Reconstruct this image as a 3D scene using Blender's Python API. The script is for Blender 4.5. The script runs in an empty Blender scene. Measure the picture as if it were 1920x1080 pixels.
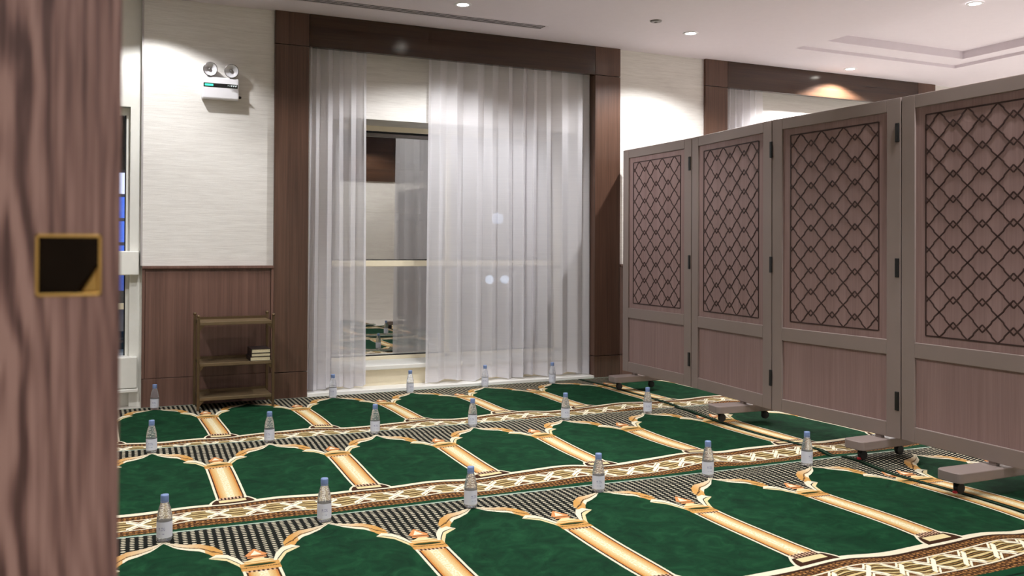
import bpy, bmesh, math, random
from mathutils import Matrix, Vector
random.seed(7)
SC = bpy.context.scene
COL = SC.collection

# ------------------------------------------------------------------ camera
CAM = Vector((0.0, -6.7998, 1.14))
F = Vector((0.4152784, 0.90966305, 0.00754849))
R = Vector((0.90966524, -0.41531721, 0.00455605))
U = Vector((-0.00727949, -0.00497457, 0.99996113))
cd = bpy.data.cameras.new('camera')
cam = bpy.data.objects.new('camera', cd); COL.objects.link(cam)
cam.matrix_world = Matrix(((R.x, U.x, -F.x, CAM.x), (R.y, U.y, -F.y, CAM.y), (R.z, U.z, -F.z, CAM.z), (0, 0, 0, 1)))
cd.sensor_width = 36.0
cd.lens = 1666.508 / 1920 * 36
cd.shift_y = (453.568 - 540) / 1920
cd.clip_start = 0.05; cd.clip_end = 200
cd.dof.use_dof = True; cd.dof.focus_distance = 5.0; cd.dof.aperture_fstop = 5.6
SC.camera = cam

# ------------------------------------------------------------------ world, exposure
SC.view_settings.view_transform = 'Standard'; SC.view_settings.look = 'None'
SC.view_settings.gamma = 1.0; SC.view_settings.use_curve_mapping = False
SC.view_settings.exposure = 0.2
SC.cycles.use_denoising = True
SC.cycles.max_bounces = 8; SC.cycles.diffuse_bounces = 4; SC.cycles.glossy_bounces = 3
SC.cycles.use_adaptive_sampling = True; SC.cycles.adaptive_threshold = 0.06
SC.cycles.transmission_bounces = 6; SC.cycles.transparent_max_bounces = 12
SC.cycles.caustics_refractive = False; SC.cycles.caustics_reflective = False
SC.cycles.sample_clamp_indirect = 6.0
W = bpy.data.worlds.new('night'); SC.world = W; W.use_nodes = True
W.node_tree.nodes['Background'].inputs[0].default_value = (0.012, 0.02, 0.055, 1)
W.node_tree.nodes['Background'].inputs[1].default_value = 1.0

# room measures
H, H1, FW = 2.925, 2.674, 0.2555          # ceiling, portal head, portal post width
XL, XR = 1.1422, 4.1602                   # first portal
X2 = 5.0871; X2R = X2 + (XR - XL)         # second portal
XC = 0.232                                # left corner of the papered wall
LX, RX, FY = -2.6, 9.6, -6.0

# downlights: x, y, z of the ceiling there, watts, colour
DOWN = [(0.28, -0.46, H, 66, 122, .3), (2.36, -0.747, H, 115, 134, .4), (4.374, -0.75, H, 140, 140, .4), (6.643, -0.24, H, 330, 140, .3),
        (5.997, -2.122, 3.022, 120, 74, .5), (1.70, -2.30, H, 85, 88, .6), (3.675, -2.30, H, 95, 78, .6), (-0.50, -2.30, H, 150, 130, .5),
        (1.70, -3.95, H, 85, 110, .6), (3.675, -3.95, H, 95, 100, .6), (-0.50, -3.95, H, 120, 120, .6), (1.70, -5.3, H, 110, 140, .4), (3.675, -5.3, H, 110, 140, .4),
        (5.997, -4.1, 3.022, 160, 80, .5), (8.3, -1.2, H, 260, 100, .4), (8.3, -3.0, H, 340, 100, .4), (8.3, -5.0, H, 340, 100, .4),  # unseen lamps added to raise the ambient light
        (0.45, -1.55, H, 85, 54, .7), (2.75, -1.55, H, 135, 60, .8)]
TILT = {17: 42, 18: 42}                    # unseen washers, added and tilted to brighten the window wall
LAMPCOL = (0.985, 0.985, 1.0)

# ------------------------------------------------------------------ helpers
def lin(c):
    return tuple(((v / 255) / 12.92 if v / 255 <= 0.04045 else ((v / 255 + 0.055) / 1.055) ** 2.4) for v in c) + (1.0,)

def tag(o, label=None, cat=None, group=None, kind=None):
    if label: o['label'] = label
    if cat: o['category'] = cat
    if group: o['group'] = group
    if kind: o['kind'] = kind
    return o

def empty(name, loc=(0, 0, 0), rz=0.0):
    o = bpy.data.objects.new(name, None); COL.objects.link(o)
    o.location = loc; o.rotation_euler = (0, 0, rz); o.empty_display_size = 0.05
    return o

def obj(name, bm, mat, parent=None, bevel=0.0, smooth=False, seg=2):
    if isinstance(bm, bpy.types.Mesh): me = bm
    else:
        me = bpy.data.meshes.new(name)
        bmesh.ops.recalc_face_normals(bm, faces=bm.faces)
        bm.to_mesh(me); bm.free()
    if mat and not me.materials: me.materials.append(mat)
    o = bpy.data.objects.new(name, me); COL.objects.link(o)
    if parent: o.parent = parent
    if smooth:
        for p in me.polygons: p.use_smooth = True
    if bevel:
        b = o.modifiers.new('bevel', 'BEVEL'); b.width = bevel; b.segments = seg; b.limit_method = 'ANGLE'
    return o

def box(x0, x1, y0, y1, z0, z1, bm=None):
    bm = bm or bmesh.new()
    v = [bm.verts.new((x, y, z)) for z in (z0, z1) for y in (y0, y1) for x in (x0, x1)]
    for q in ((0, 2, 3, 1), (4, 5, 7, 6), (0, 1, 5, 4), (2, 6, 7, 3), (0, 4, 6, 2), (1, 3, 7, 5)):
        bm.faces.new([v[i] for i in q])
    return bm

def lathe(prof, n=24, bm=None, c=(0, 0, 0), axis='z'):
    """prof: list of (r, h); closed where r = 0"""
    bm = bm or bmesh.new()
    def P(r, h, a):
        x, y = r * math.cos(a), r * math.sin(a)
        p = {'z': (x, y, h), 'y': (x, h, y), 'x': (h, x, y)}[axis]
        return (c[0] + p[0], c[1] + p[1], c[2] + p[2])
    rings = []
    for r, h in prof:
        if r < 1e-6: rings.append([bm.verts.new(P(0, h, 0))])
        else: rings.append([bm.verts.new(P(r, h, 2 * math.pi * k / n)) for k in range(n)])
    for A, B in zip(rings, rings[1:]):
        for k in range(n):
            a, b = A[k % len(A)], A[(k + 1) % len(A)]; d, e = B[k % len(B)], B[(k + 1) % len(B)]
            vs = []
            for q in (a, b, e, d):
                if q not in vs: vs.append(q)
            if len(vs) >= 3: bm.faces.new(vs)
    return bm

def prism(pts, z0, z1, bm=None):
    """pts: outline in x, y; extruded in z"""
    bm = bm or bmesh.new()
    a = [bm.verts.new((x, y, z0)) for x, y in pts]; b = [bm.verts.new((x, y, z1)) for x, y in pts]
    bm.faces.new(a[::-1]); bm.faces.new(b)
    for i in range(len(pts)):
        j = (i + 1) % len(pts); bm.faces.new((a[i], a[j], b[j], b[i]))
    return bm

# ------------------------------------------------------------------ node helpers
class S:
    """a node socket with arithmetic"""
    def __init__(s, t, k): s.t, s.k = t, k
    def _m(s, op, *a):
        n = s.t.nodes.new('ShaderNodeMath'); n.operation = op
        for i, v in enumerate((s,) + a):
            if isinstance(v, S): s.t.links.new(v.k, n.inputs[i])
            else: n.inputs[i].default_value = v
        return S(s.t, n.outputs[0])
    def __add__(s, b): return s._m('ADD', b)
    __radd__ = __add__
    def __sub__(s, b): return s._m('SUBTRACT', b)
    def __rsub__(s, b): return s._m('MULTIPLY', -1.0)._m('ADD', b)
    def __mul__(s, b): return s._m('MULTIPLY', b)
    def __truediv__(s, b): return s._m('DIVIDE', b)
    def __lt__(s, b): return s._m('LESS_THAN', b)
    def __gt__(s, b): return s._m('GREATER_THAN', b)
    def __and__(s, b): return s._m('MULTIPLY', b)
    def __or__(s, b): return s._m('MAXIMUM', b)
    def inv(s): return 1.0 - s
    def abs(s): return s._m('ABSOLUTE')
    def sin(s): return s._m('SINE')
    def fract(s): return s._m('FRACT')
    def floor(s): return s._m('FLOOR')
    def min(s, b): return s._m('MINIMUM', b)
    def max(s, b): return s._m('MAXIMUM', b)
    def clamp(s): return s.max(0.0).min(1.0)
    def between(s, a, b): return (s > a) & (s < b)
    def curve(s, pts, lo=0.0, hi=0.62):
        n = s.t.nodes.new('ShaderNodeFloatCurve')
        x = (s - lo) / (hi - lo)
        s.t.links.new(x.k, n.inputs['Value']); n.inputs['Factor'].default_value = 1
        c = n.mapping.curves[0]
        P = [((a - lo) / (hi - lo), b) for a, b in pts]
        c.points[0].location = P[0]; c.points[1].location = P[-1]
        for a in P[1:-1]: c.points.new(*a)
        for p in c.points: p.handle_type = 'VECTOR'
        n.mapping.update()
        return S(s.t, n.outputs[0])

def newmat(name):
    m = bpy.data.materials.new(name); m.use_nodes = True
    t = m.node_tree
    return m, t, t.nodes['Principled BSDF']

def mix(t, fac, a, b):
    n = t.nodes.new('ShaderNodeMix'); n.data_type = 'RGBA'
    for i, v in ((0, fac), (6, a), (7, b)):
        if isinstance(v, S): t.links.new(v.k, n.inputs[i])
        else: n.inputs[i].default_value = v
    return S(t, n.outputs[2])

def coords(t, kind='Object', scale=(1, 1, 1), rot=(0, 0, 0)):
    c = t.nodes.new('ShaderNodeTexCoord'); m = t.nodes.new('ShaderNodeMapping')
    m.inputs['Scale'].default_value = scale; m.inputs['Rotation'].default_value = rot
    t.links.new(c.outputs[kind], m.inputs['Vector'])
    return S(t, m.outputs[0])

def noise(t, vec, scale=1.0, detail=3.0, rough=0.55, dist=0.0):
    n = t.nodes.new('ShaderNodeTexNoise')
    n.inputs['Scale'].default_value = scale; n.inputs['Detail'].default_value = detail
    n.inputs['Roughness'].default_value = rough; n.inputs['Distortion'].default_value = dist
    if vec is not None: t.links.new(vec.k, n.inputs['Vector'])
    return S(t, n.outputs[0])

def ramp(t, fac, stops):
    n = t.nodes.new('ShaderNodeValToRGB'); e = n.color_ramp.elements
    e[0].position, e[0].color = stops[0]; e[1].position, e[1].color = stops[-1]
    for p, c in stops[1:-1]:
        k = e.new(p); k.color = c
    t.links.new(fac.k, n.inputs[0])
    return S(t, n.outputs[0])

def bump(t, bsdf, hgt, strength=0.2, dist=0.01):
    n = t.nodes.new('ShaderNodeBump'); n.inputs['Strength'].default_value = strength; n.inputs['Distance'].default_value = dist
    t.links.new(hgt.k, n.inputs['Height']); t.links.new(n.outputs[0], bsdf.inputs['Normal'])

def simple(name, rgb, rough=0.5, metal=0.0, var=0.06, spec=0.5, vs=18.0):
    m, t, b = newmat(name)
    n = noise(t, coords(t), vs, 4)
    c0 = lin(rgb); c1 = tuple(v * (1 - var) for v in c0[:3]) + (1,); c2 = tuple(min(1, v * (1 + var)) for v in c0[:3]) + (1,)
    c = ramp(t, n, [(0.3, c1), (0.7, c2)])
    t.links.new(c.k, b.inputs['Base Color'])
    b.inputs['Roughness'].default_value = rough; b.inputs['Metallic'].default_value = metal
    b.inputs['Specular IOR Level'].default_value = spec
    return m

def wood(name, dark, light, scale=(60, 60, 1.6), rough=0.42, bumpy=0.08, coarse=0.0, spec=0.5):
    m, t, b = newmat(name)
    v = coords(t, scale=scale)
    n1 = noise(t, v, 1.0, 6, 0.65, 0.25)
    v2 = coords(t, scale=tuple(s * 0.22 for s in scale))
    n2 = noise(t, v2, 1.0, 3, 0.5, 0.4)
    f = n1 * 0.6 + n2 * 0.4
    c = ramp(t, f, [(0.33, lin(dark)), (0.66, lin(light))])
    t.links.new(c.k, b.inputs['Base Color'])
    b.inputs['Roughness'].default_value = rough; b.inputs['Specular IOR Level'].default_value = spec
    bump(t, b, n1, bumpy, 0.004)
    return m

def emit(name, rgb, strength):
    m = bpy.data.materials.new(name); m.use_nodes = True; t = m.node_tree
    t.nodes.remove(t.nodes['Principled BSDF'])
    e = t.nodes.new('ShaderNodeEmission'); e.inputs[0].default_value = lin(rgb); e.inputs[1].default_value = strength
    t.links.new(e.outputs[0], t.nodes['Material Output'].inputs[0])
    return m

# ------------------------------------------------------------------ materials
def m_wallpaper():
    m, t, b = newmat('grasscloth wallpaper')
    n1 = noise(t, coords(t, scale=(7, 7, 190)), 1.0, 5, 0.7)
    n2 = noise(t, coords(t, scale=(2.5, 2.5, 45)), 1.0, 3, 0.6)
    f = n1 * 0.65 + n2 * 0.35
    c = ramp(t, f, [(0.3, lin((206, 201, 195))), (0.5, lin((224, 220, 214))), (0.7, lin((236, 233, 228)))])
    t.links.new(c.k, b.inputs['Base Color']); b.inputs['Roughness'].default_value = 0.75
    b.inputs['Specular IOR Level'].default_value = 0.2
    bump(t, b, f, 0.35, 0.004)
    return m
WALLPAPER = m_wallpaper()
PAINT = simple('ceiling paint', (228, 219, 225), 0.8, var=0.01, spec=0.1)
WHITE = simple('white painted wood', (232, 230, 222), 0.45, var=0.02)
CREAM = simple('cream painted transom', (236, 224, 196), 0.45, var=0.02)
MARBLE = simple('white marble', (232, 230, 224), 0.25, var=0.04, vs=3)
FLOORM = simple('pale stone floor', (205, 200, 192), 0.35, var=0.06, vs=2)
PORTAL_V = wood('walnut veneer upright', (68, 47, 37), (104, 76, 61), (70, 70, 1.5), 0.30)
PORTAL_H = wood('walnut veneer crosswise', (46, 31, 22), (72, 50, 36), (1.5, 60, 60), 0.15)
WAINS = wood('wainscot veneer', (88, 62, 53), (122, 90, 78), (90, 90, 1.6), 0.42)
SCREENF = simple('taupe lacquer', (136, 121, 115), 0.45, var=0.03, vs=6)
SCREENP = wood('rose washed oak', (128, 102, 98), (152, 125, 121), (75, 75, 2.2), 0.5, 0.05)
GROOVE = simple('dark brown inlay', (52, 28, 22), 0.6)
BLACKM = simple('black metal', (16, 15, 15), 0.4)
BLACKP = simple('black rubber', (22, 20, 22), 0.6)
REDP = simple('red plastic', (176, 32, 44), 0.4)
RACKM = simple('olive bronze metal', (98, 80, 56), 0.38, 0.55, var=0.08)
RACKD = simple('olive bronze shelf board', (112, 94, 68), 0.42, 0.3, var=0.08)
WPLAST = simple('white plastic', (236, 234, 238), 0.35, var=0.01)
SILVER = simple('reflector', (228, 226, 230), 0.25, 0.15, var=0.04)
PAGES = simple('page block', (214, 203, 168), 0.8, var=0.08, vs=150)
COVER = simple('dark book cover', (38, 26, 24), 0.5)
BRASS = simple('polished brass', (205, 165, 95), 0.22, 1.0, var=0.08)
DBRASS = simple('brass cup with painted dark reflection', (30, 22, 14), 0.12, 0.9, var=0.25)  # near-black base puts the cup's dark reflection into the colour
DARKSLOT = simple('slot black', (14, 13, 14), 0.7)
GREYM = simple('grey aluminium', (120, 115, 112), 0.35, 0.6)
CAPM = simple('blue bottle cap', (118, 140, 184), 0.4)
LEDG = emit('green led', (70, 235, 170), 2.2)
LENS = emit('lamp lens', (255, 250, 240), 14.0)
ICON = emit('indicator dots', (225, 232, 230), 0.8)

def m_door():
    m, t, b = newmat('oak door face')
    v = coords(t); sx = t.nodes.new('ShaderNodeSeparateXYZ'); t.links.new(v.k, sx.inputs[0])
    x, z = S(t, sx.outputs[0]), S(t, sx.outputs[2])
    n = noise(t, coords(t, scale=(15, 1, 4.0)), 1.0, 2, 0.5)
    n2 = noise(t, coords(t, scale=(90, 1, 4)), 1.0, 3, 0.6)
    g = (x + 0.088) * (x + 0.088) * 620.0 + z * 5.0 + n * 4.2 + n2 * 0.35
    rings = (g * 6.2832).sin() * 0.5 + 0.5
    fine = noise(t, coords(t, scale=(260, 1, 5)), 1.0, 3, 0.6)
    rw = ((x + 0.028) / -0.035).clamp()
    f = (rings - 0.5) * (rw * 0.50 + 0.14) + (fine - 0.5) * 1.0 + (n2 - 0.5) * 0.95 + 0.5
    c = ramp(t, f, [(0.22, lin((82, 54, 47))), (0.5, lin((136, 101, 91))), (0.74, lin((166, 130, 118)))])
    t.links.new(c.k, b.inputs['Base Color']); b.inputs['Roughness'].default_value = 0.5
    bump(t, b, f, 0.15, 0.003)
    return m
DOORM = m_door()

def m_sheer():
    m = bpy.data.materials.new('sheer voile'); m.use_nodes = True; t = m.node_tree
    t.nodes.remove(t.nodes['Principled BSDF'])
    weave = noise(t, coords(t, scale=(3, 3, 400)), 1.0, 2)
    col = ramp(t, weave, [(0.3, lin((242, 240, 244))), (0.7, lin((249, 247, 250)))])
    d = t.nodes.new('ShaderNodeBsdfDiffuse'); tr = t.nodes.new('ShaderNodeBsdfTranslucent'); tp = t.nodes.new('ShaderNodeBsdfTransparent')
    t.links.new(col.k, d.inputs[0]); t.links.new(col.k, tr.inputs[0])
    a = t.nodes.new('ShaderNodeMixShader'); a.inputs[0].default_value = 0.4
    t.links.new(d.outputs[0], a.inputs[1]); t.links.new(tr.outputs[0], a.inputs[2])
    c = t.nodes.new('ShaderNodeMixShader'); c.inputs[0].default_value = 0.72
    t.links.new(tp.outputs[0], c.inputs[1]); t.links.new(a.outputs[0], c.inputs[2])
    t.links.new(c.outputs[0], t.nodes['Material Output'].inputs[0])
    return m
SHEER = m_sheer()

def m_glass():
    m = bpy.data.materials.new('coated window glass'); m.use_nodes = True; t = m.node_tree
    t.nodes.remove(t.nodes['Principled BSDF'])
    g = t.nodes.new('ShaderNodeBsdfGlossy'); g.inputs['Roughness'].default_value = 0.0; g.inputs['Color'].default_value = (0.95, 0.92, 0.86, 1)
    tp = t.nodes.new('ShaderNodeBsdfTransparent'); tp.inputs[0].default_value = (0.85, 0.9, 0.95, 1)
    c = t.nodes.new('ShaderNodeMixShader'); c.inputs[0].default_value = 0.45
    t.links.new(tp.outputs[0], c.inputs[1]); t.links.new(g.outputs[0], c.inputs[2])
    t.links.new(c.outputs[0], t.nodes['Material Output'].inputs[0])
    return m
GLASS = m_glass()

def m_bottle():
    m, t, b = newmat('clear water bottle')
    b.inputs['Base Color'].default_value = (0.90, 0.93, 1.0, 1); b.inputs['Roughness'].default_value = 0.03
    b.inputs['IOR'].default_value = 1.30; b.inputs['Transmission Weight'].default_value = 0.86
    vo = t.nodes.new('ShaderNodeTexVoronoi'); vo.inputs['Scale'].default_value = 130
    t.links.new(coords(t).k, vo.inputs['Vector'])
    bump(t, b, S(t, vo.outputs['Distance']), 0.5, 0.003)
    return m
BOTTLE = m_bottle()

def m_label():
    m, t, b = newmat('frosted print on bottle')
    v = coords(t); sx = t.nodes.new('ShaderNodeSeparateXYZ'); t.links.new(v.k, sx.inputs[0])
    z = S(t, sx.outputs[2]); x = S(t, sx.outputs[0])
    n = noise(t, v, 260, 2)
    logo = z.between(0.044, 0.056) & (x.abs() < 0.012) & (n > 0.5)
    line = z.between(0.030, 0.033) & (x.abs() < 0.010) & (n > 0.45)
    c = mix(t, (logo | line) * 0.7, lin((234, 237, 250)), lin((112, 114, 170)))
    t.links.new(c.k, b.inputs['Base Color']); b.inputs['Roughness'].default_value = 0.3
    b.inputs['Alpha'].default_value = 0.82
    return m
LABELM = m_label()

# ------------------------------------------------------------------ carpet pattern, from UV in metres (u across, v from the window edge)
MP = 0.6205
def m_carpet():
    m, t, b = newmat('woven prayer carpet')
    uvn = t.nodes.new('ShaderNodeUVMap'); uvn.uv_map = 'UVMap'
    sx = t.nodes.new('ShaderNodeSeparateXYZ'); t.links.new(uvn.outputs[0], sx.inputs[0])
    UV = S(t, uvn.outputs[0])
    wob = noise(t, UV, 160, 1); wob2 = noise(t, UV, 147, 1)
    u = S(t, sx.outputs[0]) + (wob - 0.5) * 0.004
    v = S(t, sx.outputs[1]) + (wob2 - 0.5) * 0.003
    du = ((u / MP + 0.5).fract() - 0.5).abs() * MP            # 0 at the niche axis, .31 at the column axis
    s = MP / 2 - du                                           # distance to the column axis (positive)
    sp = noise(t, UV, 240, 1)                                 # knots
    spk0 = noise(t, UV, 120, 1)
    big = noise(t, UV, 9.0, 6, 0.68, 1.2)
    GREEN = ramp(t, big, [(0.28, lin((6, 36, 20))), (0.5, lin((13, 54, 31))), (0.72, lin((25, 72, 43)))])
    BLACK = lin((20, 22, 18)); CREAMC = lin((222, 212, 186)); GOLD = lin((196, 146, 80)); PALE = lin((216, 198, 150))
    BROWN = lin((112, 76, 40)); DBROWN = lin((58, 34, 20)); ORANGE = lin((206, 138, 84)); PINK = lin((216, 178, 148))
    # dotted ground
    cu = (u / 0.03103).fract(); rv = (v / 0.0205 + (u / 0.03103).floor() * 0.5).fract()
    dot = (((cu - 0.5).abs() * 0.0310 / 0.0088) * ((cu - 0.5).abs() * 0.0310 / 0.0088) + ((rv - 0.5).abs() * 0.0205 / 0.0056) * ((rv - 0.5).abs() * 0.0205 / 0.0056)) < 1.0
    col = mix(t, dot, BLACK, mix(t, sp, lin((150, 140, 118)), CREAMC))
    # niche field
    L1 = du.curve([(0, .135), (.046, .196), (.091, .230), (.121, .245), (.15, .285), (.162, .312), (.205, .32), (.31, .32)], 0, .31)
    U1 = du.curve([(0, .105), (.024, .140), (.077, .164), (.128, .172), (.172, .212), (.200, .27), (.205, .32), (.31, .32)], 0, .31)
    L2 = du.curve([(0, .335), (.148, .340), (.205, .389), (.236, .465), (.25, .505), (.27, .54), (.31, .54)], 0, .31)
    U2 = du.curve([(0, .335), (.148, .335), (.175, .302), (.214, .317), (.242, .373), (.258, .44), (.268, .50), (.275, .54), (.31, .54)], 0, .31)
    flare = ((v - 1.13) / 0.075).clamp()
    edge = 0.244 - flare * 0.055 + flare * flare * 0.02       # half width of the niche
    g1 = (v > L1) & (du < 0.158); g2 = (v > L2) & (du > 0.1579)
    green = (g1 | g2) & (du < edge) & (v < 1.222)
    col = mix(t, green, col, GREEN)
    # arch bands
    band = (v > U1) & (v < L1) & (du < 0.2)
    mid = ((v - U1) / (L1 - U1 + 0.001))
    bc = mix(t, (du / 0.16).clamp(), CREAMC, GOLD)
    bc = mix(t, mid.between(0.50, 0.62) & (sp > 0.42), bc, DBROWN)
    bc = mix(t, (mid > 0.66) & (du < 0.14), bc, CREAMC)
    col = mix(t, band, col, bc)
    horn = (v > U2) & (v < L2) & (du > 0.148)
    hm = ((v - U2) / (L2 - U2 + 0.001))
    hc = mix(t, (hm > 0.62), CREAMC, PALE)
    hc = mix(t, hm.between(0.52, 0.62), hc, BLACK)
    col = mix(t, horn, col, hc)
    # capital on the column axis
    tri = v.between(0.292, 0.362) & (s < (v - 0.285) * 0.55)
    col = mix(t, tri, col, mix(t, (s < (v - 0.308) * 0.4), ORANGE, CREAMC))
    bowl = v.between(0.358, 0.395) & (s < 0.034)
    col = mix(t, bowl, col, mix(t, v.between(0.372, 0.380), ORANGE, DBROWN))
    dome = v.between(0.395, 0.452) & (s < ((v - 0.385) * 1.1).min(0.052))
    col = mix(t, dome, col, mix(t, v.between(0.432, 0.442), PALE, GOLD))
    plate = v.between(0.45, 0.53) & (s < 0.068)
    lens_ = (((v - 0.473) / 0.012) * ((v - 0.473) / 0.012) + (s / 0.056) * (s / 0.056)) < 1.0
    col = mix(t, plate, col, mix(t, lens_, mix(t, v.between(0.495, 0.502) & (sp > .45), GOLD, BLACK), lin((40, 52, 22))))
    # shaft
    shaft = (s < 0.066) & v.between(0.53, 1.15)
    sc = mix(t, ((s - 0.012) / 0.03 + (sp - 0.5) * 1.3).clamp(), PALE, GOLD)
    sc = mix(t, (s < 0.016) & (spk0 > 0.5), sc, lin((226, 218, 190)))
    sc = mix(t, (s > 0.043), sc, lin((190, 124, 62)))
    sc = mix(t, (s > 0.0495), sc, DBROWN)
    sc = mix(t, (s > 0.056), sc, CREAMC)
    dash = v.between(0.53, 0.546) | v.between(1.118, 1.15)
    ds = (((u / 0.0155).fract() > 0.5) & (((v / 0.016).fract() - 0.5).abs() > 0.12))
    sc = mix(t, dash & (s < 0.056), sc, mix(t, ds, DBROWN, PINK))
    col = mix(t, shaft, col, sc)
    # base of the column and white outline of the niche foot
    basez = v.between(1.13, 1.222) & (du > edge)
    bz = mix(t, (du < edge + 0.011), mix(t, v.between(1.158, 1.196) & (s < 0.058), DBROWN, PALE), CREAMC)
    col = mix(t, basez & ((shaft & (v < 1.15)).inv()), col, bz)
    col = mix(t, v.between(1.206, 1.224) & (du < edge + 0.011), col, CREAMC)
    # border
    brd = v > 1.222
    spk = noise(t, UV, 95, 1)
    kn = (((u / 0.021).fract() > 0.55) & (((v / 0.02) + (u / 0.042).floor() * 0.5).fract() > 0.45))
    bcol = mix(t, kn & (sp > 0.42), mix(t, spk > 0.5, BROWN, DBROWN), lin((172, 124, 74)))
    bcol = mix(t, ((v - 1.222) / 0.0325).fract() > 0.86, bcol, lin((40, 24, 14)))
    # interlace
    tt = ((u / (MP / 4)).fract() - 0.5).abs() * 2.0            # 0 at the crossing, 1 half way
    yy = (v - 1.372).abs() / 0.068
    env = (tt * 1.9 + 0.12).min(0.62 + tt * 0.33)
    q = yy / env
    inl = yy < 1.05
    ic = mix(t, q.between(0.84, 1.02) | q.between(0.46, 0.60) | (q < 0.12), lin((48, 32, 16)), lin((206, 184, 130)))
    ic = mix(t, q.between(0.66, 0.76) | q.between(0.22, 0.34), ic, lin((128, 100, 54)))
    ic = mix(t, (q > 1.02), ic, mix(t, sp > 0.5, lin((128, 88, 48)), DBROWN))
    xx = ((tt * 1.15 - yy).abs() < 0.17) & (tt < 0.62)
    xx = xx | (((tt * 1.15 - yy + 0.36).abs() < 0.08) & (tt < 0.5))
    ic = mix(t, xx, ic, lin((234, 227, 204)))
    ic = mix(t, yy > 0.93, ic, CREAMC)
    bcol = mix(t, inl, bcol, ic)
    bcol = mix(t, v.between(1.222, 1.240), bcol, CREAMC)
    bcol = mix(t, v.between(1.240, 1.250), bcol, DBROWN)
    bcol = mix(t, v > 1.502, bcol, mix(t, v.between(1.545, 1.555), lin((13, 58, 34)), lin((5, 24, 14))))
    col = mix(t, brd, col, bcol)
    # selvedge at the window side
    col = mix(t, v < 0.014, col, mix(t, sp, lin((120, 150, 130)), lin((200, 212, 198))))
    sel = t.nodes.new('ShaderNodeUVMap'); sel.uv_map = 'side'
    sy = t.nodes.new('ShaderNodeSeparateXYZ'); t.links.new(sel.outputs[0], sy.inputs[0])
    side = S(t, sy.outputs[0])
    col = mix(t, side < 0.038, col, mix(t, side.between(0.012, 0.02), lin((12, 34, 21)), lin((60, 78, 60))))
    k = noise(t, UV, 420, 1)
    col = mix(t, (k - 0.35) * 0.35, col, lin((20, 18, 12)))
    t.links.new(col.k, b.inputs['Base Color'])
    b.inputs['Roughness'].default_value = 0.95; b.inputs['Specular IOR Level'].default_value = 0.1
    bump(t, b, k + big * 0.5, 0.35, 0.004)
    return m
CARPET = m_carpet()

# ------------------------------------------------------------------ the shell
def struct(name, bm, mat, label=None, parent=None, bevel=0.0):
    o = obj(name, bm, mat, parent, bevel)
    if not parent: o['kind'] = 'structure'
    if label: o['label'] = label
    return o

fl = struct('floor', box(LX, RX, FY, 1.2, -0.1, 0.0), FLOORM, 'pale stone floor under the carpets')
struct('floor_corridor', box(-1.8, 2.4, -9.2, FY, -0.1, 0.0), FLOORM, 'pale stone floor of the corridor outside the door')

# ceiling with its two-step tray
TX0, TX1, TY0, TY1 = 5.54, 7.55, -5.3, -0.69
IX0, IX1, IY0, IY1 = 5.68, 7.36, -5.1, -0.93
def ring(bm, a, b, z0, z1):
    (x0, x1, y0, y1), (p0, p1, q0, q1) = a, b
    box(x0, p0, y0, y1, z0, z1, bm); box(p1, x1, y0, y1, z0, z1, bm)
    box(p0, p1, y0, q0, z0, z1, bm); box(p0, p1, q1, y1, z0, z1, bm)
bm = bmesh.new(); ring(bm, (LX, RX, FY, 1.2), (TX0, TX1, TY0, TY1), H, H + 0.4)
ceil = struct('ceiling', bm, PAINT, 'white plaster ceiling with a shallow stepped tray')
bm = bmesh.new(); ring(bm, (TX0, TX1, TY0, TY1), (IX0, IX1, IY0, IY1), H + 0.028, H + 0.4)
struct('tray_step', bm, PAINT, parent=ceil)
struct('tray_top', box(IX0, IX1, IY0, IY1, H + 0.10, H + 0.4), PAINT, parent=ceil)
struct('ceiling_corridor', box(-1.8, 2.4, -9.2, FY, 2.75, 2.9), PAINT, 'white corridor ceiling')

# window wall: papered piers between the timber portals
PY = 0.03                                     # face of the wallpaper
bm = box(XC, XL, PY, 0.6, 0, H); box(XR, X2, PY, 0.6, 0, H, bm); box(X2R, RX, PY, 0.6, 0, H, bm)
wb = struct('wall_back', bm, WALLPAPER, 'cream grasscloth papered wall beside the windows')
struct('wall_right', box(RX, RX + 0.15, FY - 0.1, 1.2, 0, H), WALLPAPER, 'cream papered wall behind the folding screen')
struct('wall_left', box(LX - 0.15, LX, FY - 0.1, 1.2, 0, H), WALLPAPER, 'cream papered wall left of the room')
bm = box(LX, -0.95, FY - 0.1, FY + 0.1, 0, H); box(1.45, RX, FY - 0.1, FY + 0.1, 0, H, bm); box(-0.95, 1.45, FY - 0.1, FY + 0.1, 2.35, H, bm)
struct('wall_front', bm, WALLPAPER, 'cream papered wall around the doorway')
struct('trim_band', box(1.6, RX, FY + 0.1, FY + 0.12, 2.2, H), PORTAL_H, 'walnut band along the top of the doorway wall')
struct('wall_corridor_left', box(-1.95, -1.8, -9.2, FY - 0.1, 0, 2.75), WALLPAPER, 'corridor wall left')
struct('wall_corridor_right', box(2.4, 2.55, -9.2, FY - 0.1, 0, 2.75), WALLPAPER, 'corridor wall right')
struct('wall_corridor_end', box(-1.95, 2.55, -9.35, -9.2, 0, 2.75), WALLPAPER, 'corridor wall behind')

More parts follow.
